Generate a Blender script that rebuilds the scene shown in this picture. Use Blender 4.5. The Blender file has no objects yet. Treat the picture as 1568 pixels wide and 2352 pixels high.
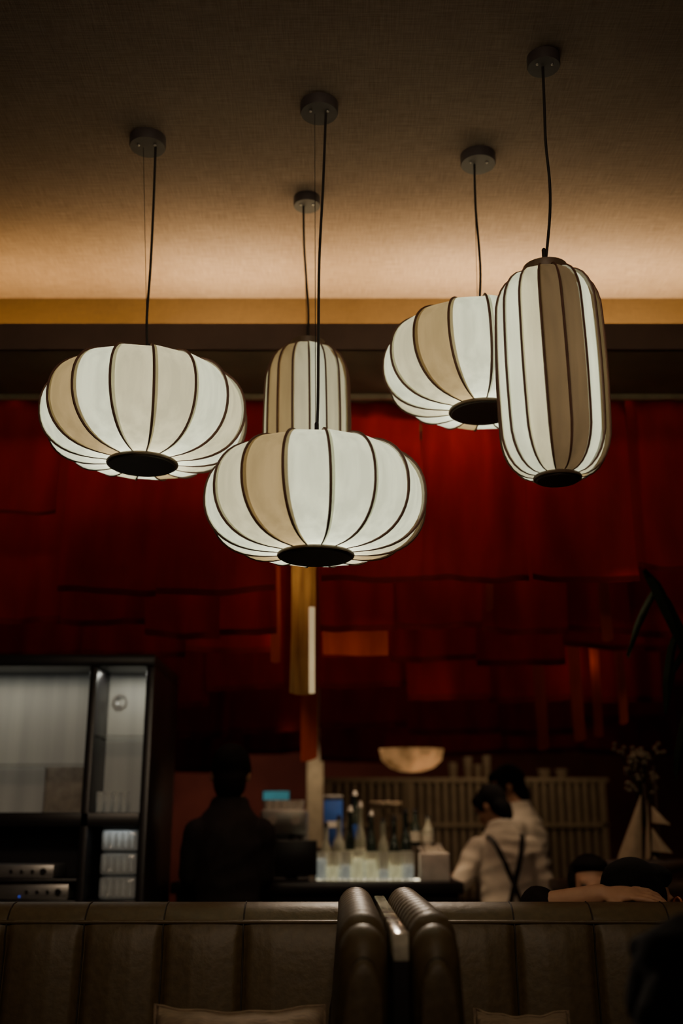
import bpy, bmesh, math, random
from mathutils import Vector, Matrix, noise
from mathutils.bvhtree import BVHTree
random.seed(7)
PI=math.pi; R=math.radians
SC=bpy.context.scene; COL=SC.collection
F=2460.0; TH=R(16.6); CH=1.3; CZ=3.2
def at(px,py,Y):
    u=(px-784)/F; v=(1176-py)/F
    t=Y/(math.cos(TH)-v*math.sin(TH))
    return Vector((u*t,Y,CH+t*(math.sin(TH)+v*math.cos(TH))))
def onz(px,py,z):
    u=(px-784)/F; v=(1176-py)/F
    t=(z-CH)/(math.sin(TH)+v*math.cos(TH))
    return Vector((u*t,t*(math.cos(TH)-v*math.sin(TH)),z))
# ---------------------------------------------------------------- materials
def mat(name,col,rough=.6,col2=None,scale=20,stretch=(1,1,1),metal=0,emit=0,ecol=None,bump=0,transl=0,spec=.4,clear=0,detail=4):
    m=bpy.data.materials.new(name); m.use_nodes=True
    nt=m.node_tree; n=nt.nodes; l=nt.links
    b=n['Principled BSDF']; out=n['Material Output']
    b.inputs['Roughness'].default_value=rough; b.inputs['Metallic'].default_value=metal
    b.inputs['Specular IOR Level'].default_value=spec
    tc=n.new('ShaderNodeTexCoord'); mp=n.new('ShaderNodeMapping'); mp.inputs['Scale'].default_value=stretch
    nz=n.new('ShaderNodeTexNoise'); nz.inputs['Scale'].default_value=scale; nz.inputs['Detail'].default_value=detail
    l.new(tc.outputs['Object'],mp.inputs['Vector']); l.new(mp.outputs['Vector'],nz.inputs['Vector'])
    cr=n.new('ShaderNodeValToRGB'); c2=col2 or tuple(c*.8 for c in col)
    cr.color_ramp.elements[0].position=.35; cr.color_ramp.elements[1].position=.65
    cr.color_ramp.elements[0].color=(*c2,1); cr.color_ramp.elements[1].color=(*col,1)
    l.new(nz.outputs['Fac'],cr.inputs['Fac']); l.new(cr.outputs['Color'],b.inputs['Base Color'])
    if bump:
        bp=n.new('ShaderNodeBump'); bp.inputs['Strength'].default_value=bump; bp.inputs['Distance'].default_value=.01
        l.new(nz.outputs['Fac'],bp.inputs['Height']); l.new(bp.outputs['Normal'],b.inputs['Normal'])
    if emit:
        if ecol: b.inputs['Emission Color'].default_value=(*ecol,1)
        else: l.new(cr.outputs['Color'],b.inputs['Emission Color'])
        b.inputs['Emission Strength'].default_value=emit
    if transl:
        tr=n.new('ShaderNodeBsdfTranslucent'); l.new(cr.outputs['Color'],tr.inputs['Color'])
        mx=n.new('ShaderNodeMixShader'); mx.inputs[0].default_value=transl
        l.new(b.outputs[0],mx.inputs[1]); l.new(tr.outputs[0],mx.inputs[2]); l.new(mx.outputs[0],out.inputs['Surface'])
    if clear:
        tr=n.new('ShaderNodeBsdfTransparent'); mx=n.new('ShaderNodeMixShader'); mx.inputs[0].default_value=clear
        l.new(b.outputs[0],mx.inputs[1]); l.new(tr.outputs[0],mx.inputs[2]); l.new(mx.outputs[0],out.inputs['Surface'])
    return m
def weave(name,c1,c2):
    m=bpy.data.materials.new(name); m.use_nodes=True
    nt=m.node_tree; n=nt.nodes; l=nt.links; b=n['Principled BSDF']; b.inputs['Roughness'].default_value=.9; b.inputs['Specular IOR Level'].default_value=.1
    tc=n.new('ShaderNodeTexCoord'); fs=[]
    for st in ((260,14,40),(14,200,200),(5,5,5)):
        mp=n.new('ShaderNodeMapping'); mp.inputs['Scale'].default_value=st
        z=n.new('ShaderNodeTexNoise'); z.inputs['Scale'].default_value=1; z.inputs['Detail'].default_value=3
        l.new(tc.outputs['Object'],mp.inputs['Vector']); l.new(mp.outputs['Vector'],z.inputs['Vector']); fs.append(z)
    a=n.new('ShaderNodeMath'); a.operation='ADD'; l.new(fs[0].outputs['Fac'],a.inputs[0]); l.new(fs[1].outputs['Fac'],a.inputs[1])
    a2=n.new('ShaderNodeMath'); a2.operation='MULTIPLY_ADD'; a2.inputs[1].default_value=.4; l.new(fs[2].outputs['Fac'],a2.inputs[0]); l.new(a.outputs[0],a2.inputs[2])
    cr=n.new('ShaderNodeValToRGB'); cr.color_ramp.elements[0].color=(*c2,1); cr.color_ramp.elements[1].color=(*c1,1)
    mr=n.new('ShaderNodeMapRange'); mr.inputs[1].default_value=.8; mr.inputs[2].default_value=1.6; l.new(a2.outputs[0],mr.inputs[0])
    l.new(mr.outputs[0],cr.inputs['Fac']); l.new(cr.outputs['Color'],b.inputs['Base Color'])
    bp=n.new('ShaderNodeBump'); bp.inputs['Strength'].default_value=.25; bp.inputs['Distance'].default_value=.004
    l.new(a.outputs[0],bp.inputs['Height']); l.new(bp.outputs['Normal'],b.inputs['Normal'])
    return m
M={}
M['ceil']=weave('ceiling_linen',(.205,.147,.118),(.115,.079,.062))
M['covew']=weave('darkened_cove_linen',(.085,.050,.020),(.055,.032,.013))  # ceiling linen again, coloured darker and browner to hold back the cove glow
M['beam']=mat('beam_paint',(.09,.05,.035),.8,scale=8)
M['soffit']=mat('soffit_paint',(.21,.145,.09),.8,scale=6)
M['trim']=mat('pale_trim',(.55,.42,.28),.5)
M['floor']=mat('floor_wood',(.06,.04,.03),.5,(.03,.02,.015),8,(1,8,1))
M['wall']=mat('dark_wall',(.05,.018,.015),.8,scale=5)
M['wallb']=mat('red_brown_wall',(.20,.055,.04),.8,(.13,.035,.025),3)
def silk(name,c,e):
    c2=tuple(x*.80 for x in c)
    return mat(name,c,.8,c2,34,(1,1,.10),emit=e,transl=.80,spec=.1)
M['white']=silk('white_silk',(.81,.84,.70),.03)
M['cream']=silk('cream_silk',(.66,.61,.45),.03)
M['tan']=silk('tan_silk',(.38,.27,.145),.02)
M['brown']=silk('brown_silk',(.115,.075,.044),.012)
M['rib']=mat('dark_rib',(.10,.045,.03),.7)
M['disc']=mat('dark_wood_disc',(.03,.022,.018),.5,(.02,.014,.012),30,(1,5,1))
M['rim']=mat('brown_rim',(.10,.065,.04),.5)
M['metal']=mat('bronze_canopy',(.055,.045,.045),.6,spec=.2)
M['cord']=mat('black_cord',(.012,.01,.01),.7)
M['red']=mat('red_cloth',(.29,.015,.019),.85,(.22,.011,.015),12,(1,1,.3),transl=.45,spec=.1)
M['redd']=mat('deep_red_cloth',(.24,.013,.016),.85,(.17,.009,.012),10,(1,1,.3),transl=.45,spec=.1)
M['hem']=mat('doubled_hem_cloth',(.15,.008,.010),.9,(.11,.006,.007),12,transl=.15,spec=.1)
M['orange']=mat('orange_red_cloth',(.36,.062,.022),.8,(.26,.04,.014),14,(1,1,.2),transl=.5,spec=.1)
M['gold']=mat('gold_cloth',(.42,.26,.09),.7,(.20,.105,.035),16,(2.6,1,.2),transl=.5)
M['leather']=mat('brown_leather',(.088,.060,.025),.5,(.068,.046,.019),60,bump=.12,spec=.4)
M['leather2']=mat('piping_leather',(.018,.011,.006),.6,scale=40)
M['black']=mat('black_lacquer',(.012,.010,.011),.35,scale=10)
M['blackm']=mat('matt_black',(.010,.008,.009),.8)
M['panelw']=mat('frosted_back_panel',(.42,.415,.365),.7,(.34,.335,.30),3,(6,1,.3),emit=.05)
M['glassy']=mat('clear_glass',(.80,.82,.74),.08,clear=.60,spec=.8)
M['glassb']=mat('cabinet_glass',(.85,.87,.82),.1,clear=.60,spec=1,emit=.015)  # faint glow added to the glass so it stands out
M['shelfg']=mat('glass_shelf',(.25,.32,.29),.1,clear=.78,spec=.8)
M['steel']=mat('brushed_steel',(.45,.44,.42),.35,metal=.8,scale=40,stretch=(1,1,10))
M['paper']=mat('white_paper',(.72,.68,.6),.8)
M['cupd']=mat('dim_cup',(.34,.26,.17),.7)
M['white_c']=mat('white_ceramic',(.75,.72,.66),.35)
M['blue']=mat('blue_tin_paint',(.03,.10,.42),.4)
M['bluelit']=mat('blue_screen',(.05,.30,.42),.4,emit=.2)
M['led']=mat('blue_led',(.05,.12,.9),.4,emit=.8)
M['warm']=mat('warm_tube_light',(1,.80,.55),.5,emit=.42,ecol=(1,.77,.40))
M['lampc']=mat('glowing_cream_shade',(1,.62,.26),.6,(.34,.17,.05),8,emit=.36,transl=.3)
M['drink']=mat('glowing_pale_drink',(.80,.76,.46),.2,emit=.80)  # glow painted into the drink, in place of light through the glass
M['drinkb']=mat('glowing_blue_tint_drink',(.62,.67,.62),.2,emit=.50)  # same painted-in glow, weaker
M['strip']=mat('counter_light_strip',(1,.9,.65),.5,emit=3.6,ecol=(1,.88,.6))
M['bottle']=mat('dark_green_bottle',(.02,.03,.022),.12,spec=.8)
M['bottlec']=mat('pale_bottle_glass',(.46,.46,.36),.12,clear=.4,spec=.8)
M['labelp']=mat('bottle_label_paper',(.55,.52,.42),.7)
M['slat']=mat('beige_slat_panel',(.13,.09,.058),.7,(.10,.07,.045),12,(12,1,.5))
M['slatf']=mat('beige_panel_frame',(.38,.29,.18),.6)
M['skin']=mat('skin_tone',(.46,.25,.15),.55,(.40,.21,.125),20)
M['hair']=mat('black_hair',(.008,.006,.006),.85,(.004,.0035,.0035),60,(6,6,1),bump=.3,spec=.1)
M['shirt']=mat('white_shirt',(.56,.49,.40),.85,(.49,.43,.35),14,bump=.1,spec=.1)
M['suit']=mat('black_suit',(.018,.015,.016),.9,(.012,.010,.011),spec=.2)
M['strap']=mat('dark_leather_strap',(.012,.009,.008),.6,spec=.2)
M['coat']=mat('dark_coat',(.014,.009,.009),.9,(.007,.005,.005),30,bump=.2,spec=.1)
M['eye']=mat('dark_eye',(.02,.014,.01),.15)
M['pillow']=mat('beige_cushion',(.26,.186,.12),.9,(.16,.115,.075),30,(1,14,1),bump=.15)
M['sail']=mat('cream_sail',(.50,.38,.25),.8,transl=.3)
M['wood']=mat('dark_wood',(.05,.028,.016),.5,(.03,.017,.01),14,(1,1,6))
M['plant']=mat('dark_leaf',(.010,.012,.008),.9,spec=0)
M['petal']=mat('dry_blossom',(.14,.11,.07),.8)
M['frame_glint']=mat('orange_glint_frame',(.45,.12,.03),.3)  # orange reflection on the glasses, painted as the frame colour
# ---------------------------------------------------------------- mesh helpers
def tube(bm,pts,r,seg=8,cap=True):
    pts=[Vector(p) for p in pts]; n=len(pts); rs=r if isinstance(r,(list,tuple)) else [r]*n
    rings=[]; prev=None
    for i in range(n):
        t=(pts[min(i+1,n-1)]-pts[max(i-1,0)])
        if t.length<1e-9: t=Vector((0,0,1))
        t.normalize()
        if prev is None:
            a=Vector((1,0,0)) if abs(t.x)<.8 else Vector((0,1,0))
            a=(a-t*a.dot(t)).normalized()
        else:
            a=(prev-t*prev.dot(t)).normalized()
        prev=a; b=t.cross(a)
        rings.append([bm.verts.new(pts[i]+(a*math.cos(2*PI*k/seg)+b*math.sin(2*PI*k/seg))*rs[i]) for k in range(seg)])
    for i in range(n-1):
        for k in range(seg):
            bm.faces.new((rings[i][k],rings[i][(k+1)%seg],rings[i+1][(k+1)%seg],rings[i+1][k]))
    if cap:
        bm.faces.new(rings[0][::-1]); bm.faces.new(rings[-1])
def capsule(bm,p1,r1,p2,r2,seg=12):
    p1=Vector(p1); p2=Vector(p2); d=(p2-p1).normalized(); P=[];Q=[]
    for a in (8,35,62): P.append(p1-d*r1*math.cos(R(a))); Q.append(r1*math.sin(R(a)))
    P+=[p1,p2]; Q+=[r1,r2]
    for a in (62,35,8): P.append(p2+d*r2*math.cos(R(a))); Q.append(r2*math.sin(R(a)))
    tube(bm,P,Q,seg)
def lathe(bm,prof,seg=28,c=(0,0,0),sx=1,sy=1):
    c=Vector(c); rings=[]
    for r,z in prof:
        r=max(r,.0004)
        rings.append([bm.verts.new(c+Vector((r*sx*math.cos(2*PI*k/seg),r*sy*math.sin(2*PI*k/seg),z))) for k in range(seg)])
    for i in range(len(rings)-1):
        for k in range(seg):
            bm.faces.new((rings[i][k],rings[i][(k+1)%seg],rings[i+1][(k+1)%seg],rings[i+1][k]))
    bm.faces.new(rings[0][::-1]); bm.faces.new(rings[-1])
def box(bm,x0,x1,y0,y1,z0,z1,bev=0):
    v=[bm.verts.new((x,y,z)) for z in (z0,z1) for y in (y0,y1) for x in (x0,x1)]
    fs=[bm.faces.new([v[i] for i in f]) for f in ((0,2,3,1),(4,5,7,6),(0,1,5,4),(2,6,7,3),(0,4,6,2),(1,3,7,5))]
    if bev:
        es=list({e for f in fs for e in f.edges})
        bmesh.ops.bevel(bm,geom=es,offset=bev,segments=2,affect='EDGES',profile=.5)
def ell(bm,c,rx,ry,rz,T=None,seg=16):
    m=(T or Matrix())@Matrix.Translation(c)@Matrix.Diagonal((rx,ry,rz,1))
    bmesh.ops.create_uvsphere(bm,u_segments=seg,v_segments=seg*2//3,radius=1,matrix=m)
def loft(bm,rings,T=None,seg=20):
    T=T or Matrix(); rr=[]
    for z,rx,ry,yo in rings:
        rr.append([bm.verts.new(T@Vector((rx*math.cos(2*PI*k/seg),yo+ry*math.sin(2*PI*k/seg),z))) for k in range(seg)])
    for i in range(len(rr)-1):
        for k in range(seg): bm.faces.new((rr[i][k],rr[i][(k+1)%seg],rr[i+1][(k+1)%seg],rr[i+1][k]))
    bm.faces.new(rr[0][::-1]); bm.faces.new(rr[-1])
def grid(bm,nx,ny,fn):
    g=[[bm.verts.new(fn(i/nx,j/ny)) for i in range(nx+1)] for j in range(ny+1)]
    for j in range(ny):
        for i in range(nx): bm.faces.new((g[j][i],g[j][i+1],g[j+1][i+1],g[j+1][i]))
def NB(): return bmesh.new()
def wloc(o):
    v=Vector((0,0,0))
    while o: v+=o.location; o=o.parent
    return v
def obj(name,bm,m,parent=None,local=False,smooth=True,kind=None):
    sh=Vector((0,0,0))
    if not local:
        if parent: sh=wloc(parent)
        elif kind is None:
            xs=[v.co for v in bm.verts]
            sh=Vector(((min(c.x for c in xs)+max(c.x for c in xs))/2,(min(c.y for c in xs)+max(c.y for c in xs))/2,min(c.z for c in xs)))
        bmesh.ops.translate(bm,verts=bm.verts[:],vec=-sh)
    bmesh.ops.recalc_face_normals(bm,faces=bm.faces[:])
    me=bpy.data.meshes.new(name); bm.to_mesh(me); bm.free()
    me.materials.append(m)
    if smooth:
        for p in me.polygons: p.use_smooth=True
        try: me.set_sharp_from_angle(angle=R(40))
        except Exception: pass
    o=bpy.data.objects.new(name,me); COL.objects.link(o)
    if parent: o.parent=parent
    elif not local: o.location=sh
    return o
def struct(name,bm,m):
    o=obj(name,bm,m,kind='structure',smooth=False); o['kind']='structure'; return o
def tag(o,label,cat,group=None):
    o['label']=label; o['category']=cat
    if group: o['group']=group
    return o
def thing(name,label,cat,loc,group=None,rz=0,k=1):
    o=bpy.data.objects.new(name,None); COL.objects.link(o); o.empty_display_size=.05
    o.location=loc; o.rotation_euler=(0,0,rz); o.scale=(k,k,k)
    return tag(o,label,cat,group)
def light(kind,loc,e,col,parent=None,size=.05,sy=None,rot=(0,0,0)):
    d=bpy.data.lights.new('light',kind); d.energy=e; d.color=col
    if kind=='AREA':
        d.size=size
        if sy: d.shape='RECTANGLE'; d.size_y=sy
    else: d.shadow_soft_size=size
    o=bpy.data.objects.new('lamp_light',d); COL.objects.link(o); o.rotation_euler=rot
    o.location=Vector(loc)-(wloc(parent) if parent else Vector((0,0,0)))
    if parent: o.parent=parent
    return o
def spot(loc,aim,e,col,ang,size=.06,blend=.6):
    o=light('SPOT',loc,e,col,size=size); o.data.spot_size=R(ang); o.data.spot_blend=blend
    o.rotation_euler=(Vector(aim)-Vector(loc)).to_track_quat('-Z','Y').to_euler(); return o
# ---------------------------------------------------------------- setting
b=NB(); box(b,-3.6,3.6,-1.5,3.6,CZ,CZ+.1); struct('ceiling',b,M['ceil'])
b=NB(); box(b,-3.6,3.6,3.59,3.66,2.70,CZ+.1); struct('wall_cove',b,M['covew'])
b=NB(); box(b,-3.6,3.6,3.1,3.125,2.765,2.84); box(b,-3.6,3.6,3.1,3.59,2.765,2.79); box(b,-3.6,3.6,3.36,3.47,2.79,2.90); struct('trim_1',b,M['soffit'])
b=NB(); box(b,-3.6,3.6,3.088,3.102,2.757,2.845); struct('trim_2',b,M['beam'])
b=NB(); box(b,-3.6,3.6,3.47,3.485,2.748,2.766); struct('trim_3',b,M['trim'])
b=NB(); box(b,-3.6,3.6,3.59,8.6,2.765,2.85); struct('ceiling',b,M['blackm'])
b=NB(); box(b,-3.6,3.6,-1.5,8.6,-.1,0); struct('floor',b,M['floor'])
b=NB(); box(b,-3.6,3.6,8.5,8.6,0,2.9); struct('wall_back',b,M['wallb'])
b=NB(); box(b,-3.7,-3.6,-1.5,8.6,0,3.3); struct('wall_left',b,M['wall'])
b=NB(); box(b,3.6,3.7,-1.5,8.6,0,3.3); struct('wall_right',b,M['wall'])
# LED strips lying on the cove ledge behind the lip, tipped towards the cove wall
light('AREA',(.2,3.40,2.912),30,(1,.60,.17),size=4.2,sy=.04,rot=(PI-R(14),0,0))
for px,e,s in ((540,5.4,.6),(1090,7.2,.65),(1500,4.6,.5),(110,.7,.4)):
    light('AREA',(at(px,610,3.3).x,3.375,2.914),e,(1,.83,.50),size=s,sy=.03,rot=(PI-R(6),0,0))
# unseen overhead fill lamps, added to brighten the booths and the front cloths
light('AREA',(.25,.35,3.19),3,(1,.80,.56),size=.35)
spot((0,-.8,3.12),(-.1,3.5,2.1),205,(1,.74,.50),56,.4,.9)
# ---------------------------------------------------------------- lanterns
def prof_wide(Rm,r0,H,n=22):
    out=[]
    for i in range(n+1):
        p=PI*i/n; c=math.cos(p)
        out.append((r0+(Rm-r0)*math.sin(p)**.76,H/2*math.copysign(abs(c)**.92,c)))
    return out
def prof_tall(Rm,r0,H,n=7):
    hq=.112; out=[]
    for i in range(n+1):
        a=PI/2*i/n; out.append((r0+(Rm-r0)*math.sin(a),H/2-hq*(1-math.cos(a))))
    for i in range(1,10):
        t=i/10; out.append((Rm*(1+.025*math.sin(PI*t)),(H/2-hq)*(1-2*t)))
    for i in range(n,-1,-1):
        a=PI/2*i/n; out.append((r0+(Rm-r0)*math.sin(a),-H/2+hq*(1-math.cos(a))))
    return out
HW,HT=.262,.505
def lantern(label,center,kind,tints,can,cordpx,rot=0,power=5,wire=True):
    Y=center.y; N=16
    if kind=='wide': Rm,r0,H=.264,.088,HW; pf=prof_wide(Rm,r0,H); TW=.16
    else: Rm,r0,H=.1195,.050,HT; pf=prof_tall(Rm,r0,H); TW=.22
    t=thing('pendant_lantern',label,'lantern',center-Vector((0,0,H/2+.012)),'fabric lanterns hung from the ceiling')
    dA=2*PI/N; n=len(pf)-1
    for i in range(N):
        a0=PI+rot+i*dA; tint=tints[i%len(tints)]
        def fn(s,tt,a0=a0):
            j=min(int(tt*n+.5),n); r,z=pf[j]; f=math.sin(PI*tt)
            a=a0+dA*(s*1.10+TW*(tt-.5))
            fade=min(1,f*3)
            rr=r+fade*(.004-.010*s)-.004*math.sin(PI*s)*fade
            return center+Vector((rr*math.cos(a),rr*math.sin(a),z))
        bm=NB(); grid(bm,6,n,fn)
        p=obj('fabric_panel',bm,M[tint],t)
        bm=NB(); pts=[]; rad=[]
        for j in range(n+1):
            r,z=pf[j]; a=a0+dA*TW*(j/n-.5); fd=min(1,math.sin(PI*j/n)*3); rr=r+.004*fd+.0012
            pts.append(center+Vector((rr*math.cos(a),rr*math.sin(a),z)))
            rad.append((.0034 if kind=='wide' else .0029)*(.45+.55*min(1,math.sin(PI*j/n)*1.8)))
        tube(bm,pts,rad,6); obj('rib',bm,M['rib'],p)
    bm=NB(); lathe(bm,[(r0-.004,-.008),(r0-.002,-.006),(r0-.002,.006),(r0-.006,.011),(0,.011)],40,center-Vector((0,0,H/2+.004))); bd=obj('bottom_disc',bm,M['disc'],t)
    bm=NB(); tube(bm,[center+Vector((r0*math.cos(a*PI/24),r0*math.sin(a*PI/24),-H/2-.004)) for a in range(49)],.005,8,False); obj('disc_rim',bm,M['rim'],bd)
    e=.010 if kind=='tall' else 0
    bm=NB(); lathe(bm,[(0,-.006),(r0,-.006),(r0+.003,0),(r0+.003,.012+e),(r0-.008,.016+e),(.01,.016+e),(.008,.03+e),(0,.03+e)],40,center+Vector((0,0,H/2))); obj('top_ring',bm,M['rim' if kind=='tall' else 'disc'],t)  # solid unseen middle added to keep bulb light off the ceiling
    C=onz(can[0],can[1],CZ); cr=.0515 if kind=='wide' else .042
    bm=NB(); lathe(bm,[(0,-.030),(cr*.96,-.030),(cr,-.026),(cr,0),(0,0)],36,C); cn=obj('ceiling_canopy',bm,M['metal'],t)
    for s in (-1,1):
        bm=NB(); ell(bm,C+Vector((s*cr*.45,-.012,-.031)),.004,.004,.003,None,10); obj('screw',bm,M['steel'],cn)
    top=center+Vector((0,0,H/2+.02)); pts=[]
    for i,(px,py) in enumerate(cordpx):
        f=i/(len(cordpx)-1); pts.append(at(px,py,C.y*(1-f)+Y*f))
    pts[0].z=CZ-.03; pts[-1]=top.copy()
    sm=[]
    for i in range(len(pts)-1):
        a=pts[max(i-1,0)];p0=pts[i];p1=pts[i+1];d=pts[min(i+2,len(pts)-1)]
        for k in range(6):
            q=k/6; sm.append(.5*((2*p0)+(p1-a)*q+(2*a-5*p0+4*p1-d)*q*q+(3*p0-a-3*p1+d)*q**3))
    sm.append(pts[-1])
    bm=NB(); tube(bm,sm,.0036,8); obj('cord',bm,M['cord'],t)
    bm=NB(); g=top+Vector((0,0,.055)); tube(bm,[top,g-Vector((0,0,.004)),g],[.0055,.0055,.003],10); obj('cord_grip',bm,M['cord'],t)
    if wire:
        bm=NB(); tube(bm,[C+Vector((-.012,0,-.03)),top+Vector((-.003,0,.02))],.0009,5); obj('suspension_wire',bm,M['cord'],t)
    if kind=='wide': light('POINT',center+Vector((0,0,-.03)),power,(.98,.97,.80),t,.04)
    else:
        for dz in (-.14,0,.14): light('POINT',center+Vector((0,0,dz)),power/3,(.98,.965,.78),t,.03)
    return t
W,Cm,T_,Br='white','cream','tan','brown'
def cen(px,py_bot,canpx,H):
    Y=onz(canpx[0],canpx[1],CZ).y; p=at(px,py_bot,Y); p.z+=H/2; return p
cA=(340,318); lantern('wide ribbed fabric lantern at far left, beside the black cabinet side of the room',cen(327,1062,cA,HW),'wide',[W,W,T_,W,Cm,Cm,W,Cm,W,Cm,W,T_,W,Cm,W,W],cA,[(357,340),(352,480),(345,620),(337,735),(333,775)],R(-8),3.8)
cB=(733,240); lantern('lowest and nearest wide ribbed lantern, in front of the tall rear one',cen(725,1272,cB,HW),'wide',[W,Cm,T_,W,W,W,W,Cm,T_,Cm,W,W,Cm,W,T_,W],cB,[(748,262),(742,420),(733,600),(731,800),(730,920),(728,985)],R(8),3.8)
cC=(1097,358); lantern('wide ribbed lantern partly hidden behind the near tall capsule lantern',cen(1108,942,cC,HW),'wide',[W,Cm,T_,W,W,W,Cm,W,W,Cm,W,W,T_,W,W,Cm],cC,[(1089,378),(1092,480),(1099,560),(1103,632),(1101,675)],R(-2),3.7)
cD=(1247,132); lantern('tall capsule lantern on the right, nearest the camera, with a brown panel down its front',cen(1280,1094,cD,HT),'tall',[Cm,W,W,Cm,Br,Br,W,Cm,T_,W,Cm,W,T_,W,Cm,W],cD,[(1246,150),(1250,250),(1253,330),(1262,420),(1262,500),(1260,590)],R(-18),1.85,False)
cE=(705,455); lantern('tall capsule lantern hung behind the lowest wide lantern, its lower half hidden',cen(703,1175,cE,HT),'tall',[Cm,T_,T_,Cm,W,Cm,Cm,T_,W,Cm,W,W,Cm,W,Cm,W],cE,[(697,470),(698,560),(703,640),(708,720),(709,775)],R(5),1.05)
# ---------------------------------------------------------------- hanging cloths
def cloth(name,px0,px1,py1,Y,m,label,group,ztop=2.765,hem=True,fold=.015,py0=None):
    x0=at(px0,py1,Y).x; x1=at(px1,py1,Y).x; z1=at((px0+px1)/2,py1,Y).z
    if py0: ztop=at(px0,py0,Y).z
    k=random.uniform(14,26); ph=random.uniform(0,6); ph2=random.uniform(0,6); tilt=random.uniform(-.018,.018); ph3=random.uniform(0,6)
    def off(x,f): return fold*(math.sin(k*x+ph+.9*f)*(.6+.4*f)+.45*math.sin(2.1*k*x+ph2-1.2*f)+.25*math.sin(3.9*k*x+ph3)*(1-f))
    def fn(s,t):
        x=x0+(x1-x0)*s; z=ztop+(z1-ztop)*t+tilt*(s-.5)*t-.006*math.sin(PI*s)*t
        return Vector((x+.006*math.sin(5*t+ph)*t,Y+off(x,t),z))
    bm=NB(); grid(bm,40,14,fn); o=obj(name,bm,m); tag(o,label,'cloth',group)
    if hem:
        def fh(s,t):
            p=fn(s,1-t*.030); p.y-=.004; return p
        bm=NB(); grid(bm,40,1,fh); obj('hem',bm,M['hem'],o)
    return o
fr='front row of red cloths under the cove'
for i,(px0,px1,py,lab) in enumerate(((-160,131,1175,'short dark red cloth at the left edge of the front row'),(132,360,1362,'red cloth hanging right below the far left lantern'),(363,634,1362,'red cloth between the left lantern and the tall rear lantern'),
    (735,973,1334,'red cloth of the front row directly right of the golden strip'),(976,1217,1334,'bright streaked red cloth below the half hidden lantern'),(1221,1464,1334,'red cloth hanging behind the near tall lantern'),(1462,1720,1310,'red cloth at the right edge of the front row'))):
    cloth('hanging_cloth',px0,px1,py,3.53+.025*(i%2),M['red'],lab,fr,fold=.017)
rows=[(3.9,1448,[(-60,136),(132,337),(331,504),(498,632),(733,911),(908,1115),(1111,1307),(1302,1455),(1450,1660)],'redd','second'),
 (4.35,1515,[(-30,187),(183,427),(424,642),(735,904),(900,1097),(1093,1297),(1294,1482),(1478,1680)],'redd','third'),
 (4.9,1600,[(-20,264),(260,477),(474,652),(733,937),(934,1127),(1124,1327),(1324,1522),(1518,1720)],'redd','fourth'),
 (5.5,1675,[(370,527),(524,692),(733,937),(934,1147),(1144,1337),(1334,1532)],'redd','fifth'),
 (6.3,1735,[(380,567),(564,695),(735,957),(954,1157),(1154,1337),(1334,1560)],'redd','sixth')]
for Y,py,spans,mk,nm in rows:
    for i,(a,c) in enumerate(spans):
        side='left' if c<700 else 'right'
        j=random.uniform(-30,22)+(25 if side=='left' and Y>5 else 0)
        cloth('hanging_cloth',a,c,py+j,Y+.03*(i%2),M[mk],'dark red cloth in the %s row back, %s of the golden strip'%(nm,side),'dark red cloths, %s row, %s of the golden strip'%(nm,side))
for px0,px1,py0,py1,Y in ((1383,1410,1300,1470,3.84),(1232,1258,1500,1720,4.6),(1318,1345,1480,1700,4.5),(1365,1385,1520,1690,4.7),(618,640,1330,1520,4.0),(1120,1136,1340,1400,3.84),(1420,1440,1500,1660,4.6)):
    cloth('cloth_ribbon',px0,px1,py1,Y,M['orange'],'narrow orange red ribbon of cloth hanging between the red rows','narrow orange ribbons',hem=False,fold=.006)
cloth('lit_cloth_patch',738,888,1504,4.12,M['orange'],'short cloth coloured orange as a lit patch below the second row, right of the golden strip','orange highlight cloth',hem=False,fold=.028)  # orange highlight of a lit red cloth, put in as its own cloth
cloth('gold_cloth',664,720,1592,4.05,M['gold'],'long golden cloth strip hanging in the gap between the red cloths',None,hem=False,fold=.024)
cloth('orange_cloth',692,730,1745,5.2,M['orange'],'orange cloth strip below the golden strip, above the pale column',None,hem=False)
p0=at(716,1592,3.98); p1=at(716,1395,3.98)
t=thing('tube_light','slim vertical glowing tube beside the golden cloth strip','light',p0)
bm=NB(); tube(bm,[p0,p1],.011,12); obj('glowing_tube',bm,M['warm'],t)
bm=NB(); tube(bm,[p1,Vector((p1.x,3.98,2.765))],.0015,6); obj('hanging_wire',bm,M['gold'],t)
# unseen warm lamps added under the soffit and among the cloths to brighten them
light('AREA',(0,3.491,2.763),.45,(1,.55,.30),size=5.0,sy=.006)
for Y,e,x,s in ((3.74,1.4,.35,1.7),(4.13,2.4,.5,2.2),(4.62,2.1,.5,2.2),(5.2,1.5,.4,2.2),(5.9,1.3,.4,2.4),(3.74,1.2,-.8,1.2),(4.13,1.5,-.9,1.4),(4.62,1.2,-.8,1.4)):
    light('AREA',(x,Y,2.755),e,(1,.56,.36),size=s,sy=.05)
for px,py,Y,e,c,sz in ((1035,1035,3.70,1.5,(1,.72,.38),.03),(870,1020,3.70,.8,(1,.70,.38),.03),(1165,1040,3.70,.4,(1,.64,.34),.03),(1080,1230,3.74,.30,(1,.58,.28),.03),(240,1100,3.72,.15,(1,.42,.22),.03),(500,1080,3.72,.15,(1,.42,.22),.03),
    (800,1492,4.20,.22,(1,.64,.28),.02),(870,1498,4.20,.08,(1,.64,.28),.02),(700,1340,4.2,1.1,(1,.7,.35),.03),(640,1420,4.2,.35,(1,.5,.25),.03),(1000,1560,4.75,.3,(1,.5,.25),.03),(1330,1520,4.75,.4,(1,.5,.25),.03)):
    light('POINT',at(px,py,Y),e,c,size=sz)
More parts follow.
